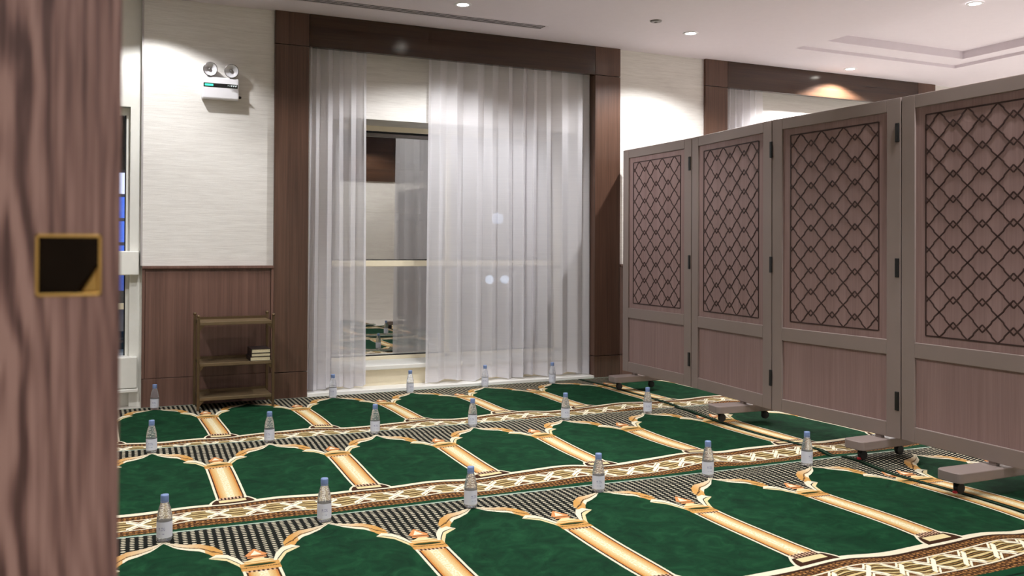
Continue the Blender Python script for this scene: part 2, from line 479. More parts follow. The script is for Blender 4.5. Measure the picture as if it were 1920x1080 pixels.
# wainscot of the left pier
def wainscot(name, x0, x1, label):
    w = struct(name, box(x0, x1, 0.012, PY, 0, 0.985), WAINS, label)
    struct('panel', box(x0 + 0.004, x1 - 0.004, 0.004, 0.012, 0.004, 0.203), WAINS, parent=w, bevel=0.001)
    struct('panel', box(x0 + 0.022, x1 - 0.022, 0.006, 0.012, 0.207, 0.962), WAINS, parent=w, bevel=0.001)
    struct('stile', box(x0, x0 + 0.018, -0.002, 0.012, 0.207, 0.985), WAINS, parent=w, bevel=0.002)
    struct('stile', box(x1 - 0.018, x1, -0.002, 0.012, 0.207, 0.985), WAINS, parent=w, bevel=0.002)
    struct('cap', box(x0, x1, -0.012, PY, 0.985, 1.006), WAINS, parent=w, bevel=0.003)
    return w
wainscot('trim_1', XC, XL, 'brown veneer wainscot behind the small shelf')
wainscot('trim_2', XR, X2, 'brown veneer wainscot behind the folding screen')
# slim cover strip at the left corner
struct('trim_3', box(XC - 0.010, XC + 0.002, PY - 0.006, 0.10, 1.006, H), simple('grey corner strip', (176, 170, 168), 0.5), 'thin grey corner strip of the papered pier')

# timber portals round the windows
def portal(name, xa, xb, label):
    p = empty(name, (0, 0, 0)); p['kind'] = 'structure'; p['label'] = label
    g = 0.0025
    for x0, x1 in ((xa, xa + FW), (xb - FW, xb)):
        obj('plinth', box(x0, x1, 0, 0.17, 0, 0.20 - g), PORTAL_V, p, 0.002)
        obj('post', box(x0, x1, 0, 0.17, 0.20 + g, H1 - g), PORTAL_V, p, 0.002)
        obj('corner_block', box(x0, x1, 0, 0.17, H1 + g, H), PORTAL_V, p, 0.002)
    obj('header', box(xa + FW + g, xb - FW - g, 0, 0.05, H1, H), PORTAL_H, p, 0.002)
    return p
portal('trim_4', XL, XR, 'walnut portal framing the curtained window')
portal('trim_5', X2, X2R, 'walnut portal partly hidden above the folding screen')

# window recess: papered back, deep reveal, sill
RY, WY = 0.17, 0.52
def window(name, xa, xb, wx0, wx1, label):
    w = empty(name); w['kind'] = 'structure'; w['label'] = label
    zs, zh = 0.195, 2.175
    x0, x1 = xa + 0.02, xb - 0.02
    bm = box(x0, x1, RY, 0.6, zh, H); box(x0, wx0, RY, 0.6, 0.0, zh, bm); box(wx1, x1, RY, 0.6, 0.0, zh, bm)
    obj('recess_wall', bm, WALLPAPER, w)
    obj('apron', box(wx0, wx1, RY + 0.02, 0.6, 0.0, zs - 0.035), CREAM, w)
    obj('sill', box(wx0, wx1, RY - 0.02, 0.6, zs - 0.035, zs), WHITE, w, 0.006)
    fr = 0.045
    bm = box(wx0, wx1, WY, WY + 0.06, zh - fr, zh); box(wx0, wx1, WY, WY + 0.06, zs, zs + 0.03, bm)
    box(wx0, wx0 + fr, WY, WY + 0.06, zs, zh, bm); box(wx1 - fr, wx1, WY, WY + 0.06, zs, zh, bm)
    obj('frame', bm, CREAM, w, 0.003)
    obj('transom', box(wx0, wx1, WY - 0.03, WY + 0.06, 0.985, 1.035), CREAM, w, 0.003)
    obj('gasket', box(wx0 + fr, wx1 - fr, WY + 0.005, WY + 0.03, zh - fr - 0.012, zh - fr), DARKSLOT, w)
    obj('head_rail', box(wx0 + fr, wx1 - fr, WY + 0.01, WY + 0.05, zh - fr - 0.045, zh - fr - 0.012), GREYM, w, 0.006)
    xm = 0.5 * (wx0 + wx1)
    obj('mullion', box(xm - 0.025, xm + 0.025, WY, WY + 0.06, zs, zh - fr), CREAM, w, 0.003)
    for p0, p1 in ((wx0 + fr, xm - 0.025), (xm + 0.025, wx1 - fr)):
        for q0, q1 in ((zs + 0.03, 0.985), (1.035, zh - fr - 0.012)):
            obj('pane', box(p0, p1, WY + 0.035, WY + 0.036, q0, q1), GLASS, w)
            obj('bead', box(p0, p1, WY + 0.02, WY + 0.04, q0, q0 + 0.008), DARKSLOT, w)
    obj('threshold', box(xa + FW, xb - FW, 0.0, RY + 0.02, 0.0, 0.03), MARBLE, w, 0.004)
    return w
window('window_1', XL, XR, 1.62, 3.82, 'wide window behind the white voile curtains')
window('window_2', X2, X2R, 5.6, 7.7, 'window in the portal behind the folding screen')

# left bay with a white window beside the door
def bay():
    w = empty('window_3'); w['kind'] = 'structure'; w['label'] = 'white framed window next to the door with blue night view'
    y = 0.10
    bm = box(LX, XC, y, 0.6, 2.14, H); box(0.152, XC, y, 0.6, 0.0, 2.14, bm); box(LX, -1.4, y, 0.6, 0.0, 2.14, bm)
    obj('surround', bm, WHITE, w)
    bm = box(-1.4, 0.152, 0.16, 0.22, 2.085, 2.14); box(0.126, 0.152, 0.16, 0.22, 0.356, 2.085, bm)
    obj('frame', bm, WHITE, w, 0.003)
    obj('rail', box(-1.4, 0.212, 0.03, 0.2, 0.94, 1.11), WHITE, w, 0.006)
    obj('glazing_bar', box(-1.4, 0.126, 0.17, 0.21, 0.69, 0.735), CREAM, w, 0.003)
    obj('pane', box(-1.4, 0.126, 0.19, 0.192, 0.356, 0.94), GLASS_L, w)
    obj('pane', box(-1.4, 0.126, 0.19, 0.192, 1.11, 2.085), GLASS_L, w)
    obj('edge_gasket', box(0.118, 0.126, 0.165, 0.185, 0.356, 2.085), DARKSLOT, w)
    obj('apron', box(-1.4, 0.152, 0.14, 0.6, 0.0, 0.14), WHITE, w)
    obj('sill', box(-1.4, 0.205, 0.04, 0.6, 0.14, 0.36), WHITE, w, 0.006)
    obj('ledge', box(-1.4, 0.212, 0.03, 0.14, 0.112, 0.135), WHITE, w, 0.004)
def m_glass_l():
    m = GLASS.copy(); m.name = 'clear window glass'
    for n in m.node_tree.nodes:
        if n.type == 'MIX_SHADER': n.inputs[0].default_value = 0.10
    return m
GLASS_L = m_glass_l()
bay()

# ------------------------------------------------------------------ curtains
def curtain(name, x0, x1, y, z0, z1, n, seed, label, cat='curtain', amp=0.042, flare=0.03):
    rnd = random.Random(seed)
    ph = [0.0]
    for k in range(n): ph.append(ph[-1] + rnd.uniform(0.45, 1.7))
    tot = ph[-1]; am = [rnd.uniform(0.5, 1.15) for _ in range(n + 1)]
    NU, NZ = n * 14, 26
    bm = bmesh.new(); rows = []
    for j in range(NZ + 1):
        tz = j / NZ; z = z0 + (z1 - z0) * tz; row = []
        open_ = 1 - tz
        for i in range(NU + 1):
            s = i / NU; a = s * tot
            k = max(q for q in range(n) if ph[q] <= a + 1e-9); f = (a - ph[k]) / (ph[k + 1] - ph[k])
            A = am[k] * (1 - f) + am[k + 1] * f
            wv = math.sin(2 * math.pi * f)
            # rounded folds that lean over on one side
            yy = amp * A * wv * (0.75 + 0.45 * open_) + 0.008 * math.sin(3 * s * tot + 2.2 * tz + seed)
            xx = x0 + (x1 - x0) * s + 0.011 * A * math.sin(4 * math.pi * f) + flare * open_ * (s - 0.5) * 0.8 + 0.012 * open_ * math.sin(1.7 * a + seed)
            zz = z + (0.012 * math.sin(a * 2.1 + seed) if j == 0 else 0)
            row.append(bm.verts.new((xx, y + yy, zz)))
        rows.append(row)
    for A, B in zip(rows, rows[1:]):
        for i in range(NU): bm.faces.new((A[i], A[i + 1], B[i + 1], B[i]))
    e = empty(name, (0, 0, 0)); tag(e, label, cat)
    obj('fabric', bm, SHEER, e, smooth=True)
    # hem: doubled cloth, a second layer just behind the first
    bm = bmesh.new()
    lo = [bm.verts.new(v.co + Vector((0, 0.004, 0))) for v in []]
    bm.free()
    hb = bmesh.new(); vs = []
    me = e.children[0].data
    w = NU + 1
    for j in (0, 1):
        vs.append([hb.verts.new(me.vertices[j * w + i].co + Vector((0, 0.003, 0))) for i in range(w)])
    for i in range(NU): hb.faces.new((vs[0][i], vs[0][i + 1], vs[1][i + 1], vs[1][i]))
    obj('hem', hb, SHEER, e, smooth=True)
    obj('track', box(x0 - 0.02, x1 + 0.02, y - 0.015, y + 0.015, z1 - 0.005, z1 + 0.02), WHITE, e, 0.003)
    return e
curtain('sheer_curtain', 1.43, 1.875, 0.105, 0.045, 2.85, 5, 3, 'narrow white sheer curtain bunched at the left of the window')
curtain('sheer_curtain', 2.40, 3.90, 0.105, 0.045, 2.85, 11, 11, 'wide white sheer curtain covering the right of the window')
curtain('sheer_curtain', 5.38, 5.85, 0.105, 0.045, 2.85, 6, 5, 'white sheer curtain top showing above the folding screen')

# ------------------------------------------------------------------ carpets
ROWS = [  # front edge y at x=0, slope, mat axis of the second niche, seam x, lift of the front edge
    dict(y=-0.045, a=0.010, x=0.312, seam=3.725, lift=0.0),
    dict(y=-1.475, a=-0.020, x=0.235, seam=3.655, lift=0.012),
    dict(y=-3.060, a=-0.026, x=0.208, seam=3.625, lift=0.012),
    dict(y=-4.690, a=-0.020, x=0.215, seam=3.60, lift=0.012)]
DEPTH = 1.6
def ripple(r, x, v):
    k = r * 1.7
    z = 0.004 * math.sin(x * 5.1 + v * 2.0 + k) + 0.003 * math.sin(x * 9.7 - v * 3.1 + 2 * k) + 0.003 * math.sin(v * 7 + x * 1.3 + k)
    e = max(0.0, (v - 1.02) / 0.45); e = min(e, 1.0)
    z += e * (0.015 * math.sin(x * 7.9 + k * 2.3) * (0.35 + 0.65 * min(1, max(0, x / 2.5))) + 0.005 * math.sin(x * 17 + k))
    return max(0.0, 0.009 + z * 0.9)
def carpet_z(r, x, v):
    L = ROWS[r]['lift']
    up = L * max(0.0, min(1.0, (0.32 - v) / 0.2))
    d = ripple(r, x, v)
    if v < 0.16: d = 0.006 + (d - 0.006) * (v / 0.16) * 0.5 + 0.002
    tail = 1.0
    if v > 1.42 and r < 3: tail = max(0.25, 1 - (v - 1.42) / 0.1)      # pressed flat under the next strip
    return 0.002 + up + d * tail
def carpet(r, x0, x1, ucen, label, sidecol=None, DEPTH=1.6):
    q = ROWS[r]
    ca, sa = math.cos(q['a']), math.sin(q['a'])
    nx = int((x1 - x0) / 0.03) + 1; nv = 54
    bm = bmesh.new(); uvl = bm.loops.layers.uv.new('UVMap'); sdl = bm.loops.layers.uv.new('side')
    g = []; info = {}
    for i in range(nx + 1):
        X = x0 + (x1 - x0) * i / nx; row = []
        for j in range(nv + 1):
            v = DEPTH * j / nv
            wy = 0.006 * math.sin(X * 3.3 + r) * (1 if j in (0,) else 0) + (0.008 * math.sin(X * 5.7 + r) if j == nv else 0)
            vert = bm.verts.new((X + sa * v, q['y'] + math.tan(q['a']) * X - v + wy, carpet_z(r, X, v)))
            info[vert] = (X - ucen, v, min(1.0, (X - x0) if sidecol == 'left' else 1.0)); row.append(vert)
        g.append(row)
    for i in range(nx):
        for j in range(nv):
            f = bm.faces.new((g[i][j], g[i][j + 1], g[i + 1][j + 1], g[i + 1][j])); f.smooth = True
            for l in f.loops:
                a = info[l.vert]; l[uvl].uv = (a[0], a[1]); l[sdl].uv = (a[2], 0)
    # skirt so that the pile has thickness
    rim = [g[i][0] for i in range(nx + 1)] + [g[nx][j] for j in range(1, nv + 1)] + [g[i][nv] for i in range(nx - 1, -1, -1)] + [g[0][j] for j in range(nv - 1, 0, -1)]
    low = []
    for vt in rim:
        w = bm.verts.new((vt.co.x, vt.co.y, max(0.0006, vt.co.z - 0.010))); info[w] = info[vt]; low.append(w)
    for k in range(len(rim)):
        k2 = (k + 1) % len(rim)
        f = bm.faces.new((rim[k], rim[k2], low[k2], low[k]))
        for l in f.loops:
            a = info[l.vert]; l[uvl].uv = (a[0], a[1]); l[sdl].uv = (a[2], 0)
    me = bpy.data.meshes.new('prayer_carpet'); bm.to_mesh(me); bm.free(); me.materials.append(CARPET)
    o = bpy.data.objects.new('prayer_carpet', me); COL.objects.link(o)
    return tag(o, label, 'carpet', 'green prayer carpet strips')
names = ['carpet strip along the window', 'second carpet strip from the window', 'third carpet strip from the window', 'fourth carpet strip from the window, at the bottom right corner']
for r, q in enumerate(ROWS):
    carpet(r, -1.85, q['seam'], q['x'], 'green and gold prayer ' + names[r] + ', left of the screen' if r < 3 else 'green edged prayer ' + names[r], None, 1.6 if r < 3 else 1.05)
    if r < 3:
        x0 = q['seam'] + 0.012
        carpet(r, x0, x0 + 2.0, x0 + 0.085 + MP / 2, 'green and gold prayer ' + ['carpet strip under the screen by the window', 'carpet strip under the middle of the screen', 'carpet strip under the near end of the screen'][r], 'left')

# ------------------------------------------------------------------ folding screen
PTS = [(3.8479, -0.5546), (3.8404, -1.5046), (3.7573, -2.4510), (3.7993, -3.4001), (3.785, -4.350)]
PT, PB, PWD, TH = 1.946, 0.148, 0.95, 0.04
def ribbon(bm, pts, w, y0, y1):
    """flat strip through (s, z) points, from depth y0 to y1"""
    prev = None
    for i, (a, z) in enumerate(pts):
        b = pts[min(i + 1, len(pts) - 1)]; c = pts[max(i - 1, 0)]
        dx, dz = b[0] - c[0], b[1] - c[1]; L = math.hypot(dx, dz) or 1
        nx, nz = -dz / L * w / 2, dx / L * w / 2
        cur = [bm.verts.new((a + nx, y0, z + nz)), bm.verts.new((a - nx, y0, z - nz)), bm.verts.new((a - nx, y1, z - nz)), bm.verts.new((a + nx, y1, z + nz))]
        if prev:
            for k in range(4): bm.faces.new((prev[k], prev[(k + 1) % 4], cur[(k + 1) % 4], cur[k]))
        prev = cur
LS0, LS1, LZ0, LZ1 = 0.150, 0.800, 0.706, 1.834
def lattice_mesh():
    bm = bmesh.new(); w = 0.0074; y0, y1 = 0.006, 0.0095
    ribbon(bm, [(LS0, LZ0), (LS1, LZ0)], w, y0, y1); ribbon(bm, [(LS0, LZ1), (LS1, LZ1)], w, y0, y1)
    ribbon(bm, [(LS0, LZ0), (LS0, LZ1)], w, y0, y1); ribbon(bm, [(LS1, LZ0), (LS1, LZ1)], w, y0, y1)
    Wc, Hc = (LS1 - LS0) / 4, (LZ1 - LZ0) / 9
    d = 0.018
    for i in range(4):
        for j in range(10):
            cx, cz = LS0 + (i + .5) * Wc, LZ0 + j * Hc            # a crossing
            for sx in (-1, 1):
                for sz in (-1, 1):
                    if (j == 0 and sz < 0) or (j == 9 and sz > 0): continue
                    tx, tz = cx + sx * Wc / 2, cz + sz * (Hc / 2 + d)   # the tip just past the little diamond
                    pts = []
                    for f, o in ((0, 0), (.12, -.001), (.25, -.0022), (.345, -.0034), (.375, -.0022), (.405, -.0003), (.435, .001), (.6, .0008), (.8, .0003), (1, 0)):
                        o *= sx * sz
                        ex, ez = tx - cx, tz - cz; L = math.hypot(ex, ez)
                        pts.append((cx + ex * f - ez / L * o, cz + ez * f + ex / L * o))
                    ribbon(bm, pts, w * 0.9, y0, y1 - 0.0003 * ((i + j) % 3))
    me = bpy.data.meshes.new('lattice'); bmesh.ops.recalc_face_normals(bm, faces=bm.faces); bm.to_mesh(me); bm.free()
    me.materials.append(GROOVE)
    return me
LATT = lattice_mesh()
screen = empty('folding_screen', (3.80, -2.45, 0)); tag(screen, 'tall taupe folding screen of hinged lattice panels on wheeled feet', 'folding screen')
def place(o, i, s0=0.0):
    """panel coordinates: x along the panel from the window end, y out of the front face (towards the carpet), z up"""
    (x0, y0), (x1, y1) = PTS[i], PTS[i + 1]
    d = Vector((x1 - x0, y1 - y0, 0)).normalized(); n = Vector((d.y, -d.x, 0))
    M = Matrix(((d.x, n.x, 0, x0 + d.x * s0), (d.y, n.y, 0, y0 + d.y * s0), (0, 0, 1, 0), (0, 0, 0, 1)))
    return M
def skirted(x0, x1, z0, z1, y0, y1): return box(x0, x1, y0, y1, z0, z1)
A, B = 0.088, PWD - 0.092
mesh_cache = {}
def cached(key, make):
    if key not in mesh_cache:
        bm = make(); me = bpy.data.meshes.new(key); bmesh.ops.recalc_face_normals(bm, faces=bm.faces); bm.to_mesh(me); bm.free(); mesh_cache[key] = me
    return mesh_cache[key]
def frame_bm():
    bm = bmesh.new(); e = 0.004
    box(e, A, -TH, 0.0, PB, PT, bm); box(B, PWD - e, -TH, 0.0, PB, PT, bm)
    for z0, z1 in ((1.877, PT), (0.585, 0.665), (PB, 0.228)): box(A, B, -TH, 0.0, z0, z1, bm)
    return bm
def foot_bm(FL):
    pts = [(-0.065, 0.0), (-0.065, FL - 0.03)]
    for k in range(7):
        a = math.pi * k / 6 / 2; pts.append((-0.065 + 0.03 - 0.03 * math.cos(a), FL - 0.03 + 0.03 * math.sin(a)))
    for k in range(7):
        a = math.pi / 2 - math.pi * k / 6 / 2; pts.append((0.065 - 0.03 + 0.03 * math.cos(a), FL - 0.03 + 0.03 * math.sin(a)))
    pts.append((0.065, 0.0)); y = -TH - FL
    pts += [(0.065, y), (-0.065, y)]
    return prism(pts, 0.086, 0.132)
from itertools import count
FEET = [(0, 0.165, 0.20), (1, 0.62, 0.215), (2, 0.80, 0.19), (3, 0.53, 0.29)]
for i in range(4):
    M = place(None, i)
    pf = obj('panel_frame', cached('panel_frame', frame_bm), SCREENF, screen, 0.003)
    pf.matrix_world = M; pf.parent = screen; pf.matrix_parent_inverse = Matrix.Translation(screen.location).inverted()
    def sub(name, me, mat, s=0.0, bev=0.0, par=pf):
        o = obj(name, me, mat, par, bev); o.location = (s, 0, 0); return o
    sub('upper_panel', cached('upper_panel', lambda: box(A, B, -0.016, -0.010, 0.665, 1.877)), SCREENP)
    l = sub('lattice', LATT, GROOVE); l.location = (0, -0.0165, 0)
    sub('lower_panel', cached('lower_panel', lambda: box(A, B, -0.018, -0.012, 0.228, 0.585)), SCREENP)
    sub('back_panel', cached('back_panel', lambda: box(A, B, -TH + 0.006, -TH + 0.010, 0.228, 1.877)), SCREENP)
    if i < 3:
        for zc in (1.762, 1.048, 0.346):
            s = 0.928 if i != 1 else 0.946
            hg = sub('hinge', cached('hinge', lambda: box(-0.011, 0.011, -0.002, 0.009, -0.05, 0.05)), BLACKM, bev=0.003)
            hg.location = (s, 0, zc)
    for (pi, s, FL) in FEET:
        if pi != i: continue
        ft = obj('foot', cached('foot%d' % i, lambda: foot_bm(FL)), SCREENF, screen, 0.006, seg=3)
        ft.matrix_world = M @ Matrix.Translation((s, 0, 0)); ft.matrix_parent_inverse = Matrix.Translation(screen.location).inverted()
        st = sub('post', cached('post', lambda: box(-0.02, 0.02, -TH + 0.008, -0.008, 0.13, 0.15)), SCREENF, par=ft)
        for yy in (FL - 0.065, -TH - FL + 0.075):
            def wheel():
                bm = lathe([(0, -0.011), (0.024, -0.011), (0.026, -0.008), (0.026, 0.008), (0.024, 0.011), (0, 0.011)], 18, c=(0, 0, 0.0), axis='x')
                return bm
            w = sub('caster_wheel', cached('wheel', wheel), BLACKP, par=ft); w.location = (0.012, yy, 0.052)
            fk = sub('caster_fork', cached('fork', lambda: prism([(-0.008, -0.02), (-0.008, 0.02), (-0.003, 0.02), (-0.003, -0.02)], 0.045, 0.086)), BLACKM, par=ft)
            fk.location = (0.004, yy, 0)
            if yy > 0 and i >= 2:
                br = sub('caster_brake', cached('brake', lambda: box(-0.008, 0.008, 0.0, 0.022, 0.03, 0.042)), REDP, par=ft, bev=0.003)
                br.location = (0.012, yy + 0.014, 0)

# short return panel folded back to the wall at the window end
d = Vector((0.320, 0.525, 0)).normalized(); n = Vector((d.y, -d.x, 0))
M = Matrix(((d.x, n.x, 0, 3.892), (d.y, n.y, 0, -0.560), (0, 0, 1, 0), (0, 0, 0, 1)))
bm = bmesh.new(); RW = 0.585
box(0, 0.07, 0, 0.034, PB, PT, bm); box(RW - 0.07, RW, 0, 0.034, PB, PT, bm)
for z0, z1 in ((1.877, PT), (0.585, 0.665), (PB, 0.228)): box(0.07, RW - 0.07, 0, 0.034, z0, z1, bm)
rp = obj('return_frame', bm, SCREENF, screen, 0.003); rp.matrix_world = M; rp.matrix_parent_inverse = Matrix.Translation(screen.location).inverted()
obj('upper_panel', box(0.07, RW - 0.07, 0.012, 0.022, 0.665, 1.877), SCREENP, rp)
obj('lower_panel', box(0.07, RW - 0.07, 0.012, 0.022, 0.228, 0.585), SCREENP, rp)

# ------------------------------------------------------------------ water bottles
def bottle_meshes():
    body = lathe([(0, 0.004), (0.018, 0.003), (0.024, 0.0), (0.0275, 0.004), (0.0285, 0.012), (0.0285, 0.075), (0.0278, 0.088), (0.0262, 0.101), (0.0225, 0.120),
                  (0.0178, 0.137), (0.0142, 0.147), (0.0130, 0.152), (0.0130, 0.157), (0, 0.157)], 28)
    cap = lathe([(0, 0.151), (0.0150, 0.151), (0.0152, 0.153), (0.0152, 0.170), (0.0142, 0.1745), (0, 0.1752)], 28)
    ring_ = lathe([(0.0128, 0.1465), (0.0152, 0.1465), (0.0152, 0.1495), (0.0128, 0.1495), (0.0128, 0.1465)], 24)
    lab = lathe([(0.0287, 0.016), (0.0288, 0.018), (0.0288, 0.074), (0.0287, 0.076)], 28)
    out = []
    for n, b_ in (('body', body), ('cap', cap), ('neck_ring', ring_), ('label_band', lab)):
        me = bpy.data.meshes.new(n); bmesh.ops.recalc_face_normals(b_, faces=b_.faces); b_.to_mesh(me); b_.free()
        for p in me.polygons: p.use_smooth = True
        out.append(me)
    return out
BODY, CAP, RING, LAB = bottle_meshes()
BOT = [(0, [(0.313, -0.172), (1.558, -0.157), (2.167, -0.150), (2.824, -0.095), (3.418, -0.140)]),
       (1, [(0.232, -1.581), (0.861, -1.568), (1.484, -1.572), (2.102, -1.611), (2.744, -1.644), (3.364, -1.668)]),
       (2, [(0.210, -3.162), (0.818, -3.174), (1.441, -3.225), (2.066, -3.243), (2.700, -3.218), (3.305, -3.246)])]
BL = [['small water bottle alone left of the brown shelf', 'small water bottle on the window row below the bunched left curtain',
       'small water bottle on the window row below the gap between curtains', 'small water bottle on the window row, second from the screen',
       'small water bottle on the window row, closest to the screen'],
      ['small water bottle in the middle row, leftmost beside the door', 'small water bottle in the middle row, just right of the brown shelf',
       'small water bottle in the middle row, third from the door', 'small water bottle in the middle row, fourth from the door',
       'small water bottle in the middle row, fifth from the door', 'small water bottle in the middle row, right end beside the screen'],
      ['largest looking water bottle in the nearest row, leftmost beside the door', 'water bottle in the nearest row, second from the door',
       'water bottle in the nearest row, third from the door', 'water bottle in the nearest row, fourth from the door',
       'water bottle in the nearest row, fifth from the door', 'water bottle in the nearest row, right end beside the screen']]
for r, pts in BOT:
    q = ROWS[r]
    for k, (x, y) in enumerate(pts):
        v = q['y'] + math.tan(q['a']) * x - y
        e = empty('water_bottle', (x, y, carpet_z(r, x, v) + 0.0005), random.uniform(-0.5, 0.3)); tag(e, BL[r][k], 'bottle', 'water bottles on the prayer places')
        for n, me, mt in (('body', BODY, BOTTLE), ('cap', CAP, CAPM), ('neck_ring', RING, CAPM), ('label_band', LAB, LABELM)):
            obj(n, me, mt, e)

# ------------------------------------------------------------------ small shelf and books
sh = empty('low_shelf', (0.84, -0.19, 0)); tag(sh, 'low bronze coloured three-tier shelf against the wainscot', 'shelf')
def child(name, bm, mat, bev=0.0, par=sh, smooth=False):
    o = obj(name, bm, mat, par, bev, smooth)
    o.location = Vector((0, 0, 0)) - Vector(par.location) if par is sh else (0, 0, 0)
    return o
sx0, sx1, syf, syb = 0.583, 1.090, -0.315, -0.045
for x in (sx0, sx1):
    for y in (syf, syb):
        zb = carpet_z(0, x, 0.2) if y < -0.1 else 0.001
        p = child('post', box(x - 0.009, x + 0.009, y - 0.009, y + 0.009, zb, 0.655), RACKM, 0.002)
        kn = obj('finial', lathe([(0, 0.650), (0.010, 0.652), (0.013, 0.660), (0.010, 0.669), (0, 0.673)], 14, c=(x, y, 0)), RACKM, p, smooth=True)
for z in (0.620, 0.335, 0.098):
    b = child('shelf_board', box(sx0 + 0.010, sx1 - 0.010, syf - 0.004, syb + 0.004, z - 0.022, z), RACKD, 0.002)
    for x in (sx0, sx1):
        s = 1 if x == sx0 else -1
        bm = bmesh.new()
        pr = [(x + s * 0.010, z - 0.022), (x + s * 0.042, z - 0.022), (x + s * 0.010, z - 0.060)]
        a = [bm.verts.new((px, syf - 0.002, pz)) for px, pz in pr]; c = [bm.verts.new((px, syf + 0.006, pz)) for px, pz in pr]
        bm.faces.new(a); bm.faces.new(c[::-1])
        for k in range(3): bm.faces.new((a[k], a[(k + 1) % 3], c[(k + 1) % 3], c[k]))
        obj('bracket', bm, RACKM, b)
    obj('back_lip', box(sx0 + 0.012, sx1 - 0.012, syb - 0.006, syb + 0.0, z, z + 0.018), RACKM, b)
z = 0.3352
for k, (x0, x1, hh, lab) in enumerate([(0.932, 1.070, 0.030, 'bottom book of the three stacked on the middle shelf'), (0.940, 1.071, 0.024, 'middle book of the three stacked on the middle shelf'), (0.941, 1.070, 0.029, 'top book of the three stacked on the middle shelf')]):
    e = empty('book', ((x0 + x1) / 2, -0.2, z)); tag(e, 'cream paged dark covered ' + lab, 'book', 'books stacked on the shelf')
    w = (x1 - x0) / 2
    obj('page_block', box(-w + 0.003, w - 0.001, -0.108, 0.088, 0.003, hh - 0.003), PAGES, e)
    obj('cover', box(-w, w, -0.110, 0.092, 0, 0.003), COVER, e); obj('cover', box(-w, w, -0.110, 0.092, hh - 0.003, hh), COVER, e)
    obj('spine', box(-w, -w + 0.003, -0.110, 0.092, 0.003, hh - 0.003), COVER, e)
    z += hh + 0.0006

# ------------------------------------------------------------------ emergency light on the pier
em = empty('emergency_light', (0.75, PY, 2.30)); tag(em, 'white twin-head emergency light with green display on the papered wall', 'emergency light')
def ec(name, bm, mat, bev=0.0, smooth=False): return obj(name, bm, mat, em, bev, smooth)
ec('housing', box(-0.129, 0.129, -0.065, 0.0, -0.080, 0.078), WPLAST, 0.009)
strip = ec('display_strip', box(-0.119, 0.119, -0.0675, -0.064, 0.004, 0.032), BLACKM, 0.001)
obj('led_bar', box(-0.110, -0.052, -0.0685, -0.067, 0.011, 0.025), LEDG, strip)
for k, s in enumerate((0.050, 0.062, 0.075, 0.090, 0.105)):
    obj('indicator_dot', lathe([(0, -0.0685), (0.0045 if k > 1 else 0.002, -0.0685), (0.0045 if k > 1 else 0.002, -0.094), (0, -0.094)], 10, c=(s, 0, 0.018), axis='y'), ICON, strip)
for x, zc, tilt, turn in ((-0.078, 0.135, 0.10, 0.12), (0.079, 0.132, 0.10, -0.10)):
    hd = lathe([(0, 0.02), (0.030, 0.02), (0.046, -0.012), (0.050, -0.035), (0.050, -0.042), (0.046, -0.042)], 28, axis='y')
    h = ec('lamp_head', hd, WPLAST, 0, True); h.location = (x, -0.032, zc); h.rotation_euler = (tilt, 0, turn)
    obj('reflector', lathe([(0.046, -0.042), (0.030, -0.026), (0.012, -0.016), (0, -0.014)], 28, axis='y'), SILVER, h, smooth=True)
    obj('bulb', lathe([(0, -0.034), (0.009, -0.031), (0.013, -0.024), (0.012, -0.015), (0, -0.014)], 16, axis='y'), GREYM, h, smooth=True)
    obj('rim', lathe([(0.046, -0.043), (0.051, -0.043), (0.051, -0.036), (0.0495, -0.036)], 28, axis='y'), GREYM, h, smooth=True)
    obj('neck', box(-0.014, 0.014, -0.012, 0.012, -0.062, -0.030), WPLAST, h, 0.004)
ec('cable_gland', lathe([(0, 0.129), (0.010, 0.129), (0.010, 0.142), (0.006, 0.150), (0, 0.150)], 14, c=(0, -0.03, -0.055), axis='x'), BLACKM)

# ------------------------------------------------------------------ ceiling fittings
DL = ['round recessed downlight at the top of the picture above the window', 'round recessed downlight above the screen end near the window', 'round recessed downlight close to the second walnut portal', 'round recessed downlight in the ceiling tray']
order = {1: 0, 2: 1, 3: 2, 4: 3}
for k, (x, y, zc, wt, sz, bl) in enumerate(DOWN):
    d = empty('downlight', (x, y, zc))
    tag(d, DL[order[k]] if k in order else 'round recessed downlight out of sight, one of those inferred and added to light the room', 'downlight', 'recessed ceiling downlights')
    obj('trim_ring', lathe([(0.040, -0.001), (0.044, -0.006), (0.060, -0.006), (0.064, -0.002), (0.064, 0.0)], 32), WPLAST, d, smooth=True)
    obj('lens', lathe([(0, -0.004), (0.043, -0.004), (0.043, -0.001), (0, -0.001)], 32), LENS, d)
    L = bpy.data.lights.new('lamp', 'SPOT'); L.energy = wt; L.color = LAMPCOL; L.spot_size = math.radians(sz); L.spot_blend = bl
    L.shadow_soft_size = 0.03
    lo = bpy.data.objects.new('lamp', L); COL.objects.link(lo); lo.parent = d; lo.location = (0, 0, -0.012)
    if k in TILT: lo.rotation_euler = (math.radians(TILT[k]), 0, 0)
